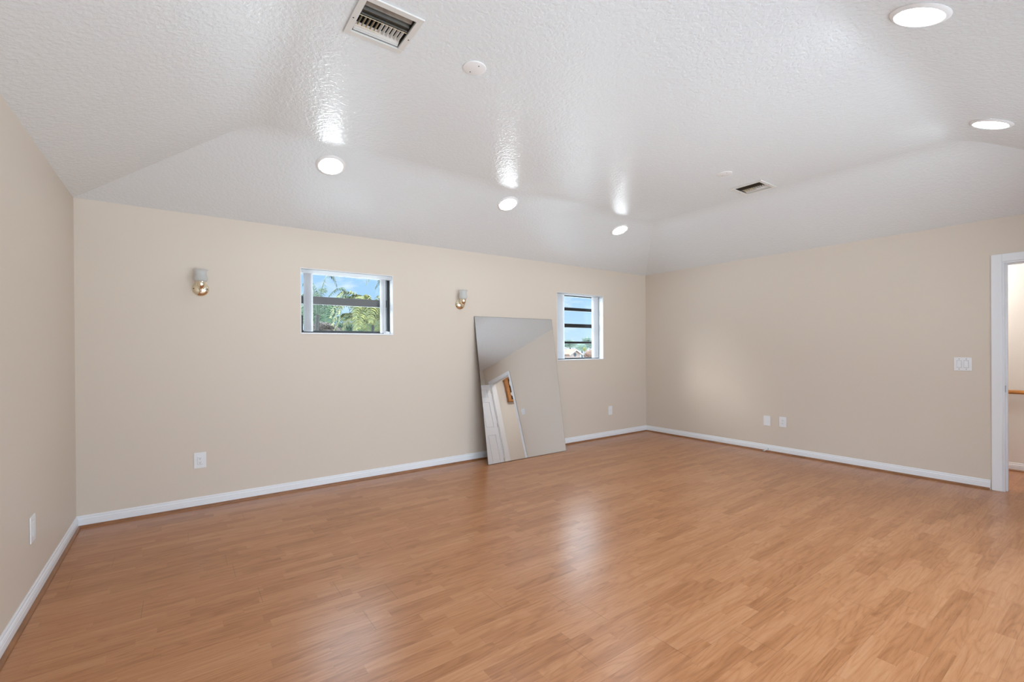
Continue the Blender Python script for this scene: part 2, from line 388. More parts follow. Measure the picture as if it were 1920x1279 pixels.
# ------------------------------------------------------------------ doorway and open door
dr = sempty('door_1')
def casing(x, s, nm, par):
    # s=-1 faces the room; casing around the opening with a rounded moulded section
    cw, ct = 0.068, 0.016
    b = B()
    ins = 0.004
    for (ya, yb) in ((DY0+cw-ins, DY0-ins), (DY1+ins, DY1-cw+ins)):
        box(b, (min(x, x+s*ct), yb, 0), (max(x, x+s*ct), ya, DZ-ins+cw), 0.004)
    box(b, (min(x, x+s*ct), DY1+ins, DZ-ins), (max(x, x+s*ct), DY0-ins, DZ-ins+cw), 0.004)
    return obj(nm, b, M['white'], par)
casing(W, -1, 'casing', dr); casing(W+WT, 1, 'casing', dr)
b = B()
box(b, (W-0.002, DY0-0.018, 0), (W+WT+.002, DY0+.001, DZ)); box(b, (W-0.002, DY1-.001, 0), (W+WT+.002, DY1+0.018, DZ))
box(b, (W-0.002, DY1+.018, DZ-0.018), (W+WT+.002, DY0-.018, DZ+.001))
box(b, (W+0.04, DY0-0.030, 0), (W+0.075, DY0-0.018, DZ-.018)); box(b, (W+0.04, DY1+.018, DZ-0.03), (W+0.075, DY0-.03, DZ-.018))
obj('jamb', b, M['white'], dr)
b = B(); box(b, (W+0.004, DY0-0.0205, 0.885), (W+0.034, DY0-0.0178, 0.945), 0.001); obj('strike_plate', b, M['steel'], dr)
# six-panel door swung open 90 degrees against the front of the room
leaf_y0, leaf_y1 = -4.706, -4.671
LX0, LX1, LZ0, LZ1 = W-0.775, W-0.012, 0.012, 2.035
door = thing('panel_door', 'white six-panel door swung open beside the doorway, seen in the leaning mirror', 'door', (W-0.012, -4.69, 0.012))
pw = (LX1-LX0-0.11*3)/2; PZ = ((0.24, 0.86), (1.02, 1.62), (1.72, 1.92))
b = B()   # stiles and rails
for xa in (LX0, LX0+.11+pw, LX1-.11): box(b, (xa, leaf_y0, LZ0), (xa+.11, leaf_y1, LZ1))
for k in range(2):
    xa = LX0+.11+k*(pw+.11); zs = [LZ0]+[v for p_ in PZ for v in p_]+[LZ1]
    for q_ in range(0, 8, 2): box(b, (xa, leaf_y0, zs[q_]), (xa+pw, leaf_y1, zs[q_+1]))
for v in b.verts: v.co -= Vector(door.location)
obj('leaf', b, M['doorwhite'], door)
ym = (leaf_y0+leaf_y1)/2
for (za, zb) in PZ:
    for k in range(2):
        xa = LX0+.11+k*(pw+.11); b = B()
        box(b, (xa, ym-.006, za), (xa+pw, ym+.006, zb))
        vsb = box(b, (xa+.022, ym-.0155, za+.022), (xa+pw-.022, ym+.0155, zb-.022))
        for v in vsb:
            pass
        for v in b.verts: v.co -= Vector(door.location)
        obj('panel', b, M['doorwhite'], door)
b = B(); lathe(b, [(0, 0), (.028, 0), (.028, .006), (.012, .01), (.011, .03), (.026, .042), (.03, .055), (.022, .068), (0, .072)], 24, (LX0+.07, leaf_y1, .93), (0, 1, 0))
for v in b.verts: v.co -= Vector(door.location)
obj('knob', b, M['brass'], door, smooth=True)
for z in (.22, 1.02, 1.82):
    b = B(); lathe(b, [(.006, 0), (.006, .09)], 12, (W-.007, leaf_y1+.004, z)); box(b, (W-.03, leaf_y1, z), (W-.012, leaf_y1+.0025, z+.09))
    for v in b.verts: v.co -= Vector(door.location)
    obj('hinge', b, M['brass'], door)

# handrail on the landing wall
hr = thing('handrail', 'varnished wooden handrail on the landing wall beyond the doorway', 'handrail', (HX, -3.4, .82))
b = B(); RAILP = [(-.045, -.018), (-.020, -.020), (-.016, 0), (-.020, .014), (-.033, .021), (-.047, .014), (-.052, -.004)]
a0 = [b.verts.new((-.01+px_, -1.4, pz)) for px_, pz in RAILP]; a1 = [b.verts.new((-.01+px_, 1.1, pz)) for px_, pz in RAILP]
for i in range(len(RAILP)): b.faces.new((a0[i], a0[(i+1) % 7], a1[(i+1) % 7], a1[i]))
b.faces.new(a0); b.faces.new(a1); obj('rail', b, M['railwood'], hr, smooth=True)
for yy in (-1.1, 0.05, .9):
    b = B(); tube(b, [(-.001, yy, -.06), (-.03, yy, -.055), (-.043, yy, -.035), (-.043, yy, -.018)], .006); lathe(b, [(.02, 0), (.02, .005)], 20, (-.006, yy, -.06), (1, 0, 0)); obj('bracket', b, M['brass'], hr)
# landing ceiling lamp (out of view)
ll = thing('landing_light', 'round white ceiling light on the landing beyond the doorway', 'ceiling light', (7.15, -3.3, 2.44))
b = B(); lathe(b, [(0, -.05), (.10, -.045), (.14, -.02), (.15, 0)], 32, (0, 0, -.001)); obj('globe', b, mat('landing_globe', (.9, .9, .9), .5, emit=((1, .975, .95), 62)), ll, smooth=True)

# wall clock on the landing's end wall, seen through the doorway in the mirror
ck = thing('wall_clock', 'wooden wall clock with peaked top and round white dial, seen in the leaning mirror', 'clock', (7.37, -4.90, 1.62))
b = B(); flatpoly(b, [(-.23, 0), (.23, 0), (.23, .54), (.25, .56), (.0, .80), (-.25, .56), (-.23, .54)], 0.001, .02); obj('back_board', b, M['railwood'], ck)
b = B()
box(b, (-.25, .02, .03), (-.17, .10, .56), .004); box(b, (.17, .02, .03), (.25, .10, .56), .004); box(b, (-.26, .02, 0), (.26, .11, .045), .006)
for s in (-1, 1):
    A = [(s*.27, .555), (s*.25, .50), (0, .70), (0, .80)]
    flatpoly(b, A, .02, .11)
obj('case', b, M['railwood'], ck)
b = B(); box(b, (-.17, .021, .045), (.17, .055, .62)); obj('inner_panel', b, M['glassdark'], ck)
b = B(); lathe(b, [(0, 0), (.125, 0), (.125, .012), (.11, .016), (0, .016)], 40, (0, .056, .46), (0, 1, 0)); dl = obj('dial', b, M['dial'], ck)
b = B()
for ang, l in ((R(305), .06), (R(60), .085)):
    v = Vector((sin(ang), 0, cos(ang))); tube(b, [Vector((0, .075, .46)), Vector((0, .075, .46))+v*l], .003, 6)
obj('hands', b, M['dark'], ck)
b = B(); lathe(b, [(0, 0), (.05, 0), (.05, .008), (0, .012)], 32, (-.09, .058, .19), (0, 1, 0)); tube(b, [(-.06, .06, .36), (-.09, .06, .19)], .003, 6); obj('pendulum', b, M['dial'], ck)

# ------------------------------------------------------------------ windows
def window(idx, op, bars, bottom_rail, crank):
    xa, xb, za, zb = op
    w = sempty('window_%d' % idx)
    # painted reveal lining
    b = B(); yy = (-0.001, 0.149); tk = 0.006
    box(b, (xa, yy[0], za), (xa+tk, yy[1], zb)); box(b, (xb-tk, yy[0], za), (xb, yy[1], zb)); box(b, (xa+tk, yy[0], zb-tk), (xb-tk, yy[1], zb))
    obj('reveal', b, M['white'], w)
    b = B(); box(b, (xa+tk, -0.006, za-0.002), (xb-tk, yy[1], za+0.012), 0.002); obj('sill', b, M['white'], w)
    # dark aluminium frame
    f0, f1 = 0.085, 0.135; fwid = 0.030
    b = B(); x0, x1, z0, z1 = xa+tk, xb-tk, za+.012, zb-tk
    box(b, (x0, f0, z0), (x0+fwid, f1, z0+.17 if crank else z1), .002)
    if crank: box(b, (x0, f0, z0+.17), (x0+.008, f1, z1), .002)
    box(b, (x1-fwid, f0, z0), (x1, f1, z1), .002)
    box(b, (x0+fwid, f0, z1-fwid), (x1-fwid, f1, z1), .002); box(b, (x0+fwid, f0, z0), (x1-fwid, f1, z0+bottom_rail), .002)
    obj('window_frame', b, M['bronze'], w)
    for (ba, bb, mt) in bars:
        b = B(); box(b, (x0+.008, f0+.006, ba), (x1-fwid, f1-.006, bb), .003); obj('glazing_bar', b, M[mt], w)
    edges = [z0+bottom_rail] + [v for ba, bb, _ in sorted(bars) for v in (ba, bb)] + [z1-fwid]
    for k in range(0, len(edges), 2):
        b = B(); box(b, (x0+.008, .107, edges[k]), (x1-fwid, .111, edges[k+1])); obj('pane', b, M['glass'], w)
    if crank:
        b = B(); box(b, (xb-.075, .035, za+.013), (xb-.025, .080, za+.035), .004)
        tube(b, [(xb-.045, .05, za+.035), (xb-.075, .03, za+.03), (xb-.13, .012, za+.022)], .006); obj('crank_handle', b, M['white'], w)
    return w
window(1, W1, [(1.748, 1.824, 'greyrail')], 0.026, True)
window(2, W2, [(1.829, 1.874, 'bronze'), (1.595, 1.649, 'bronze'), (1.370, 1.401, 'bronze')], 0.018, False)
# invented opening behind the camera, unseen, added to let the fill light in
fill_root = sempty('window_3'); xa, xb, za, zb = FILL_RECT
b = B()
for x0 in (xa, xa+(xb-xa)/3-.025, xa+2*(xb-xa)/3-.025, xb-.05): box(b, (x0, -D-.10, za), (x0+.05, -D-.04, zb))
box(b, (xa, -D-.10, za), (xb, -D-.04, za+.05)); box(b, (xa, -D-.10, zb-.05), (xb, -D-.04, zb)); obj('window_frame', b, M['white'], fill_root)

b = B(); box(b, (-.3, -D-2.6, 2.42), (6.4, -D-.145, 2.52)); struct(obj('sky_blocker', b, M['white']))  # unseen overhang added to keep the bright sky off the floor

# vertical blinds, drawn open: vanes stacked at both sides of each window
def blind(op, left, right, label, ztop, zlow):
    xa, xb, za, zb = op
    t_ = thing('vertical_blind', label, 'blind', ((xa+xb)/2, .03, zb), 'vertical blinds in the two small windows')
    ox, oy, oz = t_.location
    b = B(); box(b, (xa+.007-ox, .008-oy, ztop-oz), (xb-.007-ox, .056-oy, zb-.0075-oz), .004); obj('headrail', b, M['vane'], t_)
    b = B(); box(b, (xa+.009-ox, .010-oy, zb-.0072-oz), (xb-.009-ox, .054-oy, zb-.0062-oz)); obj('rail_channel', b, M['dark'], t_)
    rnd = random.Random(int(xa*100))
    for (c0, c1, n) in (left, right):
        for k in range(n):
            x = c0+(c1-c0)*(k+.5)/n; b = B(); an = R((94 if xa < 3 else 82)+rnd.uniform(-6, 6)); 
            # gently cupped vane cross-section, hung almost square to the glass
            cols = []
            for z in (ztop-.001, zlow):
                ring = []
                for s in range(7):
                    u = (s/6-.5)*.056; c = .008*(1-(2*s/6-1)**2)
                    dx = u*cos(an)-c*sin(an); dy = u*sin(an)+c*cos(an); ring.append((x+dx-ox, .034+dy-oy, z-oz))
                cols.append(ring)
            for s in range(6):
                A = [cols[0][s], cols[0][s+1], cols[1][s+1], cols[1][s]]
                poly(b, A)
            bmesh.ops.remove_doubles(b, verts=b.verts[:], dist=1e-5)
            bmesh.ops.solidify(b, geom=b.faces[:], thickness=.0009)
            obj('vane', b, M['vane'], t_, smooth=True)
    return t_
blind(W1, (1.580, 1.658, 7), (2.322, 2.366, 4), 'white vertical blind drawn open in the wide left window', 2.032, 1.480)
blind(W2, (4.735, 4.870, 7), (5.425, 5.530, 6), 'white vertical blind drawn open in the narrow window right of the mirror', 2.036, 1.165)

# ------------------------------------------------------------------ leaning mirror
BLv = Vector((3.420, -.300, .0025)); BRv = Vector((4.597, -.300, .0025)); TLv = Vector((3.426, -.010, 1.688)); TRv = Vector((4.618, -.010, 1.688))
nrm = (BRv-BLv).cross(TLv-BLv).normalized()
if nrm.y > 0: nrm = -nrm
mt_ = thing('frameless_mirror', 'large frameless mirror on the floor leaning back against the beige wall', 'mirror', (4.01, -.30, 0))
mo = Vector(mt_.location)
b = B(); q4 = [BLv, BRv, TRv, TLv]; th = .006
A = [b.verts.new(p-mo) for p in q4]; C2 = [b.verts.new(p-mo-nrm*th) for p in q4]
for i in range(4): b.faces.new((A[i], A[(i+1) % 4], C2[(i+1) % 4], C2[i]))
b.faces.new(C2); obj('backing', b, M['mirroredge'], mt_)
b = B(); cen = sum(q4, Vector())/4
poly(b, [p+(cen-p).normalized()*.003-mo+nrm*.0004 for p in q4]); g = obj('mirror_glass', b, M['mirror'], mt_)

# ------------------------------------------------------------------ ceiling lamps
def slope_z(y):
    if y > -AB: return H+(HC-H)*(-y)/AB
    if y < -(D-AB): return H+(HC-H)*(D+y)/AB
    return HC
sa = math.atan2(HC-H, AB)
def downlight(x, y, label):
    rx = -sa if y > -AB else (sa if y < -(D-AB) else 0)
    t_ = thing('recessed_light', label, 'ceiling light', (x, y, slope_z(y)), 'recessed ceiling lights', (rx, 0, 0))
    b = B(); lathe(b, [(.088, -.010), (.094, -.012), (.106, -.008), (.112, -.002), (.112, -.0006), (.088, -.0006)], 48, cap=False)
    # close ring
    obj('trim_ring', b, M['lamptrim'], t_, smooth=True)
    b = B(); lathe(b, [(0, -.0085), (.08, -.0085), (.0885, -.008), (.0885, -.003), (0, -.003)], 48); obj('diffuser', b, M['led'], t_, smooth=True)
downlight(1.610, -.840, 'lit round recessed light on the back slope above the wide left window')
downlight(3.327, -.845, 'lit round recessed light on the back slope above the leaning mirror')
downlight(5.034, -.821, 'lit round recessed light on the back slope nearest the far corner')
downlight(3.300, -4.045, 'large lit round recessed light nearest the top right of the photo')
downlight(5.010, -4.025, 'lit round recessed light on the ceiling above the doorway side, thin ellipse')
downlight(1.590, -4.045, 'lit round recessed light over the corner behind the photographer')

# round blank cover plates
def cover(x, y, label, ang):
    t_ = thing('ceiling_cover_plate', label, 'cover plate', (x, y, HC), 'round blank covers on the ceiling')
    b = B(); lathe(b, [(0, -.006), (.056, -.006), (.063, -.0035), (.0635, -.0006), (0, -.0006)], 48); obj('disc', b, M['lamptrim'], t_, smooth=True)
    for s in (-1, 1):
        b = B(); lathe(b, [(0, -.0008), (.0035, -.0008), (.0035, 0), (0, 0)], 12, (s*.036*cos(ang), s*.036*sin(ang), -.0062)); obj('screw', b, M['dark'], t_)
cover(1.950, -2.480, 'round white cover plate on the ceiling beside the large air register', R(100))
cover(4.550, -2.440, 'round white cover plate on the ceiling beside the distant air register', R(60))

# air registers
def register(x, y, sz, rot, label):
    t_ = thing('air_register', label, 'air vent', (x, y, HC), 'ceiling air registers', (0, 0, rot))
    h = sz/2; o_ = .030
    b = B()
    for (a0, a1) in (((-h, -h), (h, -h+o_)), ((-h, h-o_), (h, h)), ((-h, -h+o_), (-h+o_, h-o_)), ((h-o_, -h+o_), (h, h-o_))):
        box(b, (a0[0], a0[1], -.009), (a1[0], a1[1], -.0008), .002)
    obj('flange', b, M['grille'], t_)
    i = h-o_
    b = B()   # duct box running up above the ceiling, open below
    for (a0, a1) in (((-i, -i, .0), (-i+.003, i, .17)), ((i-.003, -i, .0), (i, i, .17)), ((-i, -i, .0), (i, -i+.003, .17)), ((-i, i-.003, .0), (i, i, .17)), ((-i, -i, .168), (i, i, .171))): box(b, a0, a1)
    obj('duct', b, M['duct'], t_)
    # long curved blades on the -y side
    for k, (y0, y1, zz0, dep) in enumerate(((-i+.004, -i+.060, .012, .030), (-i+.062, -i+.086, .004, .020), (-i+.090, -i+.104, .002, .012))):
        b = B(); n = 8; A = []
        for s in range(n+1):
            u = s/n; A.append((y0+(y1-y0)*u, zz0+dep*(1-u)**1.6-.010*sin(u*pi)))
        P = A+[(yy, zz+.0016) for yy, zz in A[::-1]]
        v0 = [b.verts.new((-i+.005, *p)) for p in P]; v1 = [b.verts.new((i-.005, *p)) for p in P]; m_ = len(P)
        for s in range(m_): b.faces.new((v0[s], v0[(s+1) % m_], v1[(s+1) % m_], v1[s]))
        b.faces.new(v0); b.faces.new(v1); obj('curved_blade', b, M['greyish'] if k == 0 else M['bladeshade'], t_, smooth=True)
    # row of vertical fins on the +y side: first ones seen edge-on, the others broad
    nf = 11
    for k in range(nf):
        fx = -i+.016+(2*i-.034)*k/(nf-1); b = B()
        wd, tl_, top = (.0006, .0008, .012) if k < 5 else (.0014, .0032, .010)
        pts = [(fx-wd-tl_, top), (fx+wd-tl_, top), (fx+wd+tl_, .0), (fx-wd+tl_, .0)]
        y0, y1 = -i+.108, -i+.190
        v0 = [b.verts.new((px_, y0, pz)) for px_, pz in pts]; v1 = [b.verts.new((px_, y1, pz)) for px_, pz in pts]
        for s in range(4): b.faces.new((v0[s], v0[(s+1) % 4], v1[(s+1) % 4], v1[s]))
        b.faces.new(v0); b.faces.new(v1); obj('fin', b, M['wirebrass'] if k < 5 else M['grille'], t_)
    b = B(); tube(b, [(-i+.003, -i+.106, -.003), (i-.003, -i+.106, -.003)], .0013, 6); obj('wire', b, M['wirebrass'], t_)
    b = B(); tube(b, [(-i+.003, -i+.182, -.003), (i*.05, -i+.182, -.003)], .0016, 6); obj('wire', b, M['wirebrass'], t_)
    # sloped front blade and lip
    b = B(); A = [(-i+.188, .016), (i-.020, .0), (i-.020, .002), (-i+.188, .018)]
    v0 = [b.verts.new((-i+.005, *p)) for p in A]; v1 = [b.verts.new((i-.005, *p)) for p in A]
    for s in range(4): b.faces.new((v0[s], v0[(s+1) % 4], v1[(s+1) % 4], v1[s]))
    b.faces.new(v0); b.faces.new(v1); obj('front_blade', b, M['grille'], t_)
    b = B(); box(b, (-i+.005, i-.016, -.004), (i-.005, i-.009, .004), .001); obj('front_lip', b, M['grille'], t_)
    for s in (-1, 1):
        b = B(); lathe(b, [(0, -.0004), (.0035, -.0004), (.0035, .0004), (0, .0004)], 12, (s*(h-.012), .02, -.0095)); obj('screw', b, M['dark'], t_)
    return t_
register(1.4255, -2.518, .292, 0, 'large square white air register with curved dusty blades, at the top of the photo')
register(5.115, -2.405, .300, R(-90), 'distant white air register on the flat ceiling towards the right wall')

# ------------------------------------------------------------------ wall sconces
def sconce(x, label):
    t_ = thing('wall_sconce', label, 'wall light', (x, 0, 1.820), 'brass wall sconces on the back wall')
    b = B(); lathe(b, [(.0, 0.0008), (.059, .0008), (.061, .004), (.058, .009), (.050, .017), (.036, .024), (.018, .028), (0, .029)], 40, (0, 0, 0), (0, -1, 0)); obj('backplate', b, M['brass'], t_, smooth=True)
    b = B(); tube(b, [(0, -.026, -.004), (0, -.045, -.020), (0, -.064, -.016), (0, -.070, .010), (0, -.070, .030)], [.009, .008, .008, .008, .010], 12); obj('arm', b, M['brass'], t_, smooth=True)
    b = B(); lathe(b, [(.0, -.010), (.016, -.008), (.030, .006), (.035, .024), (.034, .050), (.0, .050)], 32, (0, -.070, .004)); obj('cup', b, M['brass'], t_, smooth=True)
    b = B(); pr_ = [(.030, .045), (.044, .054), (.049, .068), (.046, .086), (.040, .104), (.040, .122), (.045, .138), (.053, .148)]
    lathe(b, pr_+[(r-.002, z) for r, z in pr_[::-1]], 48, (0, -.070, .006), cap=False, flute=(0.0, 8)); obj('lamp_shade', b, M['shade'], t_, smooth=True)
    for s in (-1, 1):
        b = B(); lathe(b, [(0, 0), (.004, 0), (.004, .006), (0, .008)], 12, (s*.047, -.014, .0), (0, -1, 0)); obj('screw', b, M['dark'], t_)
sconce(.772, 'brass wall sconce with frosted glass shade, left of the wide left window')
sconce(3.243, 'brass wall sconce with frosted glass shade, above the top left corner of the mirror')

# ------------------------------------------------------------------ outlets, switches, plates (built in local xz, facing -y)
def wallthing(name, label, cat, loc, rz, group=None): return thing(name, label, cat, loc, group, (0, 0, rz))
def plate_bm(w, h, t=.006):
    b = B(); box(b, (-w/2, -t, -h/2), (w/2, -.0006, h/2), .0025); return b
def outlet(label, loc, rz, w=.086, h=.130):
    t_ = wallthing('power_outlet', label, 'outlet', loc, rz, 'power outlets low on the walls')
    obj('plate', plate_bm(w, h), M['plate'], t_)
    b = B(); box(b, (-.019, -.0085, -.034), (.019, -.006, .034), .003); rc = obj('receptacle', b, M['plate'], t_)
    for s in (-1, 1):
        zc = s*.017; b = B()
        ring = [(.0125*cos(a)*1.05, max(min(.0155*sin(a), .0115), -.0115)) for a in [2*pi*k/28 for k in range(28)]]
        flatpoly(b, [(x, zc+z) for x, z in ring], -.0105, -.0084); obj('socket', b, M['plate'], t_)
        b = B(); box(b, (-.0066, -.0112, zc-.001), (-.0052, -.0104, zc+.007)); obj('slot', b, M['dark'], t_)
        b = B(); box(b, (.0052, -.0112, zc-.001), (.0066, -.0104, zc+.006)); obj('slot', b, M['dark'], t_)
        b = B(); lathe(b, [(0, 0), (.0026, 0), (.0026, .0008), (0, .0008)], 12, (0, -.0104, zc-.0065), (0, -1, 0)); obj('slot', b, M['dark'], t_)
    return t_
outlet('white power outlet on the back wall below the left sconce', (.758, 0, .391), 0)
outlet('white power outlet low on the right wall, right one of the side-by-side pair', (W, -2.026, .389), R(-90), .084, .126)
t_ = wallthing('blank_wall_plate', 'plain white wall plate low on the right wall, left one of the pair', 'wall plate', (W, -1.841, .383), R(-90)); obj('plate', plate_bm(.084, .123, .008), M['plate'], t_)
t_ = wallthing('blank_wall_plate', 'narrow white wall plate low on the back wall between mirror and corner', 'wall plate', (5.745, 0, .389), 0)
obj('plate', plate_bm(.080, .128), M['plate'], t_); b = B(); lathe(b, [(.005, 0), (.005, .008), (0, .008)], 12, (0, -.006, 0), (0, -1, 0)); obj('jack', b, M['plate'], t_)
t_ = wallthing('wall_jack', 'white wall plate low on the left wall, near the photo edge', 'wall plate', (0, -1.235, .384), R(90))
obj('plate', plate_bm(.092, .135, .007), M['plate'], t_); b = B(); box(b, (-.019, -.0095, -.036), (.019, -.007, .036), .002); obj('insert', b, M['plate'], t_)
t_ = wallthing('light_switch', 'white double rocker light switch on the right wall beside the doorway', 'light switch', (W, -3.614, 1.131), R(-90))
obj('plate', plate_bm(.122, .124), M['plate'], t_)
for s in (-1, 1):
    b = B(); box(b, (s*.024-.0165, -.0078, -.034), (s*.024+.0165, -.006, .034), .001); obj('switch_frame', b, M['shadowgap'], t_)
    b = B(); A = [(-.0145, .031), (.0145, .031), (.0145, -.031), (-.0145, -.031)]
    v0 = [b.verts.new((s*.024+x, -.0078, z)) for x, z in A]; v1 = [b.verts.new((s*.024+x, -.0085-(.0035 if z < 0 else 0), z)) for x, z in A]
    for i in range(4): b.faces.new((v0[i], v0[(i+1) % 4], v1[(i+1) % 4], v1[i]))
    b.faces.new(v0); b.faces.new(v1); obj('rocker', b, M['plate'], t_)
    for zz in (-.048, .048):
        b = B(); lathe(b, [(0, .0), (.003, 0), (.003, .001), (0, .0012)], 10, (s*.024, -.006, zz), (0, -1, 0)); obj('screw', b, M['dark'], t_)
# coaxial cable stub poking out of the baseboard
t_ = thing('coaxial_cable', 'short stub of white coaxial cable with dark end poking from the right baseboard', 'cable', (W-.0137, -1.855, .022))
b = B(); tube(b, [(-.004, 0, .012), (-.022, -.004, .014), (-.036, .006, .004), (-.042, .03, -.010)], .0042, 8); obj('sheath', b, M['plate'], t_, smooth=True)
b = B(); lathe(b, [(.0065, 0), (.0065, .014), (.003, .014), (.003, .018)], 12, (-.042, .03, -.011), (-.25, .9, -.25)); obj('connector', b, M['steel'], t_, smooth=True)
b = B(); lathe(b, [(0, 0), (.007, 0), (.007, .002), (0, .002)], 16, (-.0002, 0, .012), (-1, 0, 0)); obj('cable_hole', b, M['dark'], t_)

# ------------------------------------------------------------------ outdoors
GZ = -3.0
b = B(); box(b, (-60, .3, GZ-.2), (140, 160, GZ)); struct(obj('ground', b, M['ground']))
def leafmat(name, c1, c2):
    mm = mat(name, c1, .55, spec=.35); t = mm.node_tree; bs = t.nodes['Principled BSDF']
    g = t.nodes.new('ShaderNodeNewGeometry'); cr = N(t, 'ShaderNodeValToRGB'); cr.color_ramp.elements[0].color = (*c1, 1); cr.color_ramp.elements[1].color = (*c2, 1)
    t.links.new(g.outputs['Random Per Island'], cr.inputs[0]); t.links.new(cr.outputs[0], bs.inputs['Base Color']); return mm
M['palm_green'] = leafmat('grey_green_frond', (0.0175, 0.0300, 0.0175), (0.0650, 0.0950, 0.0500))
M['palm_yellow'] = leafmat('yellow_green_frond', (0.0450, 0.0550, 0.0100), (0.1800, 0.1700, 0.0350))
M['dark_leaf'] = leafmat('dark_leaf', (0.0075, 0.0175, 0.0070), (0.0350, 0.0650, 0.0200))
M['mid_leaf'] = leafmat('mid_leaf', (0.0150, 0.0350, 0.0125), (0.0600, 0.1000, 0.0350))
M['dry_leaf'] = leafmat('dry_brown_leaf', (0.0300, 0.0175, 0.0100), (0.1100, 0.0750, 0.0450))
M['red_leaf'] = leafmat('reddish_leaf', (0.0700, 0.0250, 0.0150), (0.2100, 0.1200, 0.0700))
M['far_leaf'] = leafmat('distant_leaf', (0.0240, 0.0420, 0.0300), (0.0660, 0.0960, 0.0660))
M['trunk'] = mat('grey_palm_trunk', (.03, .025, .019), .85, var=(20, .3))
def frond(b, pts, ll, nl, rnd, droop=.5, width=.018):
    """rachis through pts with leaflets of length ll"""
    P = [Vector(p) for p in pts]
    # resample by Catmull-Rom
    def cr_(u):
        n = len(P)-1; s = min(int(u*n), n-1); t = u*n-s
        p0, p1, p2, p3 = P[max(s-1, 0)], P[s], P[s+1], P[min(s+2, n)]
        return .5*((2*p1)+(p2-p0)*t+(2*p0-5*p1+4*p2-p3)*t*t+(3*p1-p0-3*p2+p3)*t**3)
    tube(b, [cr_(k/14) for k in range(15)], [.014*(1-k/16) for k in range(15)], 5)
    for k in range(nl):
        u = .12+.88*k/nl; c = cr_(u); tg = (cr_(min(u+.02, 1))-cr_(max(u-.02, 0))).normalized()
        side = tg.cross(Vector((0, 0, 1)))
        if side.length < .1: side = Vector((1, 0, 0))
        side.normalize()
        for s in (-1, 1):
            L_ = ll*(math.sin(pi*min(.12+u*.86, 1))**.6)*rnd.uniform(.8, 1.1)
            d = (side*s*.8+tg*.55+Vector((0, 0, .25-droop*.2))+Vector((rnd.uniform(-.15, .15), rnd.uniform(-.15, .15), rnd.uniform(-.15, .15)))).normalized()
            m_ = c+d*L_*.5; e_ = m_+(d+Vector((0, 0, -droop*1.6))).normalized()*L_*.55
            wv = tg*width*.5
            v = [b.verts.new(x) for x in (c-wv*.5, c+wv*.5, m_+wv, e_, m_-wv)]
            b.faces.new(v)
def palm(label, base, crown, fronds, ll, nl, mt, seed, droop=.6, width=.03, nm='palm_tree'):
    rnd = random.Random(seed); bx, by = base; t_ = thing(nm, label, 'palm tree', (bx, by, GZ))
    o = Vector(t_.location); cz = Vector(crown)
    b = B(); n = 14
    tube(b, [Vector((bx, by, GZ)).lerp(cz, k/n)-o+Vector((.03*sin(k*1.3), 0, 0)) for k in range(n+1)], [.09*(1-.5*k/n)*(1.08 if k % 2 else 1) for k in range(n+1)], 10); obj('trunk', b, M['trunk'], t_)
    for pts in fronds:
        b = B(); frond(b, [Vector(p)-o for p in pts], ll, nl, rnd, droop, width); obj('frond', b, M[mt], t_)
    return t_
def radial(c, n, length, up, rnd, spread=1.0):
    F = []
    for k in range(n):
        a = 2*pi*k/n+rnd.uniform(-.25, .25); e = rnd.uniform(.2, 1.0)*up; L_ = length*rnd.uniform(.8, 1.1)
        d = Vector((cos(a), sin(a)*spread, 0))
        F.append([c, c+d*L_*.35+Vector((0, 0, L_*.45*e)), c+d*L_*.72+Vector((0, 0, L_*.50*e)), c+d*L_*1.0+Vector((0, 0, L_*(.35*e-.35)))])
    return F
def path(Y, pts, dy=0.0): return [at(px, py, Y+dy*k/max(len(pts)-1, 1)) for k, (px, py) in enumerate(pts)]
# grey-green palm with long arching fronds, left in the wide window
Yg = 8.0
FA = [path(Yg, [(596, 588), (603, 545), (612, 519), (624, 520), (632, 538)]),
      path(Yg, [(600, 585), (620, 552), (636, 541), (648, 548), (651, 566)]),
      path(Yg, [(594, 588), (590, 550), (582, 530), (570, 535)], .4),
      path(Yg, [(600, 588), (612, 568), (624, 562), (631, 572)], -.3),
      path(Yg, [(594, 590), (578, 572), (566, 575)], -.4),
      path(Yg, [(597, 588), (598, 556), (604, 541), (611, 548)], .7)]
c = at(597, 590, Yg)
palm('tall grey-green palm with long arching fronds, left half of the wide window', (c.x-.25, Yg+.05), c, FA, .22, 30, 'palm_green', 3, .75, .026)
rn = random.Random(5); c = at(700, 610, 11.6)
palm('bushy yellow-green palm filling the lower right of the wide window', (c.x+.1, 11.7), c, radial(c, 22, 1.55, 1.4, rn), .40, 34, 'palm_yellow', 7, .6, .055)
Yh = 5.6; c = at(752, 535, Yh)
FC = [path(Yh, [(752, 535), (725, 505), (702, 506), (686, 534)]), path(Yh, [(752, 535), (735, 518), (722, 520), (710, 545)])]+radial(c, 7, .62, 1.1, random.Random(8))
palm('palm whose frond tips hang into the top right of the wide window', (c.x+.2, Yh), c, FC, .24, 26, 'palm_green', 9, .9, .03)
rn = random.Random(15); c = at(608, 612, 17.5)
palm('short bright green palm low in the left half of the wide window', (c.x, 17.5), c, radial(c, 16, 1.9, 1.7, rn), .5, 34, 'mid_leaf', 16, .6, .06)
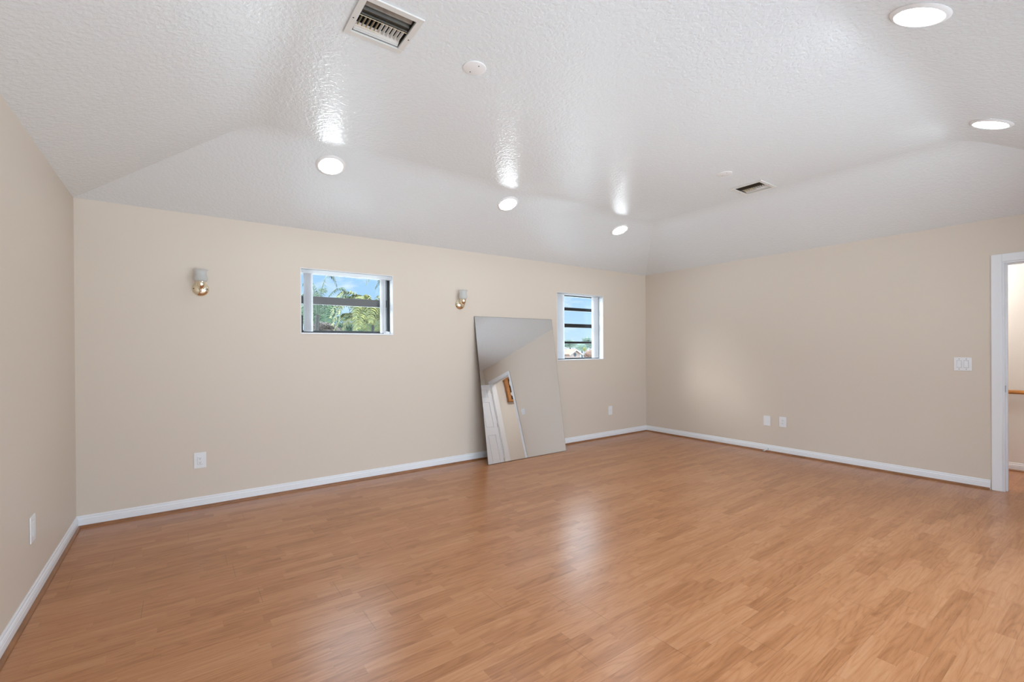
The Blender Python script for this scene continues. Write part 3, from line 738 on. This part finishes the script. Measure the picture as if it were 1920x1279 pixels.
def leafy(name, label, cat, base, cz, rad, n, size, mt, seed, group=None, trunk=True):
    rnd = random.Random(seed); x, y = base; t_ = thing(name, label, cat, (x, y, GZ), group)
    b = B(); c = Vector((0, 0, cz-GZ)); lobes = [(c, Vector(rad))]
    for k in range(7):
        lobes.append((c+Vector((rnd.uniform(-.7, .7)*rad[0], rnd.uniform(-.5, .5)*rad[1], rnd.uniform(-.5, .55)*rad[2])), Vector(rad)*rnd.uniform(.35, .55)))
    for k in range(n):
        lc, lr = lobes[rnd.randrange(len(lobes))]
        v = Vector((rnd.gauss(0, 1), rnd.gauss(0, 1), rnd.gauss(0, 1))).normalized()*rnd.uniform(.8, 1.05)
        p = lc+Vector((v.x*lr.x, v.y*lr.y, v.z*lr.z)); s = size*rnd.uniform(.6, 1.3)
        a = Vector((rnd.gauss(0, 1), rnd.gauss(0, 1), rnd.gauss(0, 1))).normalized(); q = a.orthogonal().normalized()
        b.faces.new([b.verts.new(w_) for w_ in (p-a*s, p+q*s*.45, p+a*s, p-q*s*.45)])
    for lc, lr in lobes:   # branches mass inside the crown
        r_ = bmesh.ops.create_icosphere(b, subdivisions=2, radius=1)
        for v in r_['verts']: v.co = lc+Vector((v.co.x*lr.x, v.co.y*lr.y, v.co.z*lr.z))*.84*rnd.uniform(.9, 1.05)
    obj('foliage', b, M[mt], t_)
    if trunk:
        b = B(); tube(b, [(0, 0, 0), (.05, 0, (cz-GZ)*.5), (0, 0, cz-GZ)], [rad[0]*.09, rad[0]*.07, rad[0]*.05], 8); obj('trunk', b, M['trunk'], t_)
    return t_
def leafy_at(name, label, cat, px, py, Y, rpx, hpx, n, mt, seed, group=None):
    """crown centred on a pixel at depth Y; rpx, hpx its half-size there in pixels"""
    c = at(px, py, Y); k = (at(px+10, py, Y)-c).length/10; kz = (at(px, py-10, Y)-c).length/10
    return leafy(name, label, cat, (c.x, c.y), c.z, (rpx*k*.8, rpx*k*.7, hpx*kz), n, .07*hpx*kz+.02, mt, seed, group)
leafy_at('shrub', 'dry brown shrub along the bottom of the wide window, left', 'shrub', 612, 622, 14.3, 42, 17, 2600, 'dry_leaf', 21)
leafy_at('shrub', 'dark green shrub low between the two palms in the wide window', 'shrub', 643, 618, 21.5, 26, 14, 2600, 'dark_leaf', 22)
leafy_at('tree', 'dark leafy tree behind the grey-green palm in the wide window', 'tree', 596, 592, 26, 38, 30, 4000, 'mid_leaf', 23)
leafy_at('tree', 'distant round tree behind the yellow palm in the wide window', 'tree', 694, 602, 27, 38, 36, 4600, 'mid_leaf', 24)
leafy_at('tree', 'distant reddish bush low in the gap between palms in the wide window', 'tree', 655, 612, 34, 16, 10, 1800, 'red_leaf', 25)
SK = 'row of far trees on the skyline'
for px, py, Y, rx, hz, sd, lab in ((1069, 645, 62, 17, 9, 31, 'far tree on the skyline at the left of the narrow window'), (1112, 643, 62, 17, 13, 32, 'taller far tree on the skyline at the right of the narrow window'),
        (1091, 651, 74, 15, 9, 33, 'low far tree between two taller ones in the narrow window'), (1048, 646, 74, 18, 9, 34, 'far tree half hidden by the left vanes of the narrow window'),
        (1130, 645, 74, 16, 13, 36, 'far tree hidden by the right vanes of the narrow window')):
    leafy_at('tree', lab, 'tree', px, py, Y, rx, hz, 2200, 'far_leaf', sd, SK)
leafy_at('tree', 'reddish flowering tree beside the pale gable in the narrow window', 'tree', 1106, 663, 31, 10, 9, 2000, 'red_leaf', 41)
leafy_at('shrub', 'small yellow-green bush above the roof in the narrow window', 'shrub', 1096, 655, 50, 3.5, 5, 900, 'palm_yellow', 42)
# neighbouring house
M['tile'] = mat('pale_terracotta_tiles', (.19, .10, .065), .8, var=(3, .25)); M['stucco'] = mat('pale_pink_stucco', (.20, .145, .12), .85); M['fascia'] = mat('white_fascia', (.30, .30, .30), .6); M['farglass'] = mat('dark_far_window', (.04, .05, .06), .1)
hs = thing('neighbour_house', 'pale stucco neighbouring house with white gable trim and tiled roof, in the narrow window', 'house', (at(1078, 664, 36).x, 36, GZ))
b = B(); GW = .85; ez = 3.62; pk = 4.10
flatpoly(b, [(-GW, 0), (GW, 0), (GW, ez), (0, pk-.03), (-GW, ez)], 0, 4); box(b, (-6, 2, 0), (1.0, 8, 3.3)); obj('wall', b, M['stucco'], hs)
b = B()
for s in (-1, 1):
    flatpoly(b, [(s*(GW+.25), ez-.06), (0, pk+.06), (0, pk+.14), (s*(GW+.25), ez+.02)], -.25, 4.5)
# main roof, hipped slopes seen side on
A = [(-6.4, 1.6, 3.3), (1.3, 1.6, 3.3), (1.3, 8.4, 3.3), (-6.4, 8.4, 3.3)]; rg = [(-3.4, 5, 4.5), (-.8, 5, 4.5)]
va = [b.verts.new(p) for p in A]; vr = [b.verts.new(p) for p in rg]
b.faces.new((va[0], va[1], vr[1], vr[0])); b.faces.new((va[2], va[3], vr[0], vr[1])); b.faces.new((va[1], va[2], vr[1])); b.faces.new((va[3], va[0], vr[0])); b.faces.new(va)
obj('roof', b, M['tile'], hs)
b = B()
for s in (-1, 1): flatpoly(b, [(s*(GW+.25), ez-.13), (0, pk-.03), (0, pk+.10), (s*(GW+.25), ez)], -.30, -.25)
obj('fascia', b, M['fascia'], hs)
b = B(); lathe(b, [(0, 0), (.22, 0), (.22, .03), (0, .03)], 20, (0, 0, 3.55), (0, -1, 0)); obj('gable_vent', b, M['farglass'], hs)
for xx in (-4.5, -2.6):
    b = B(); box(b, (xx-.5, 1.97, 1.0), (xx+.5, 2.0, 2.2)); obj('window', b, M['farglass'], hs)
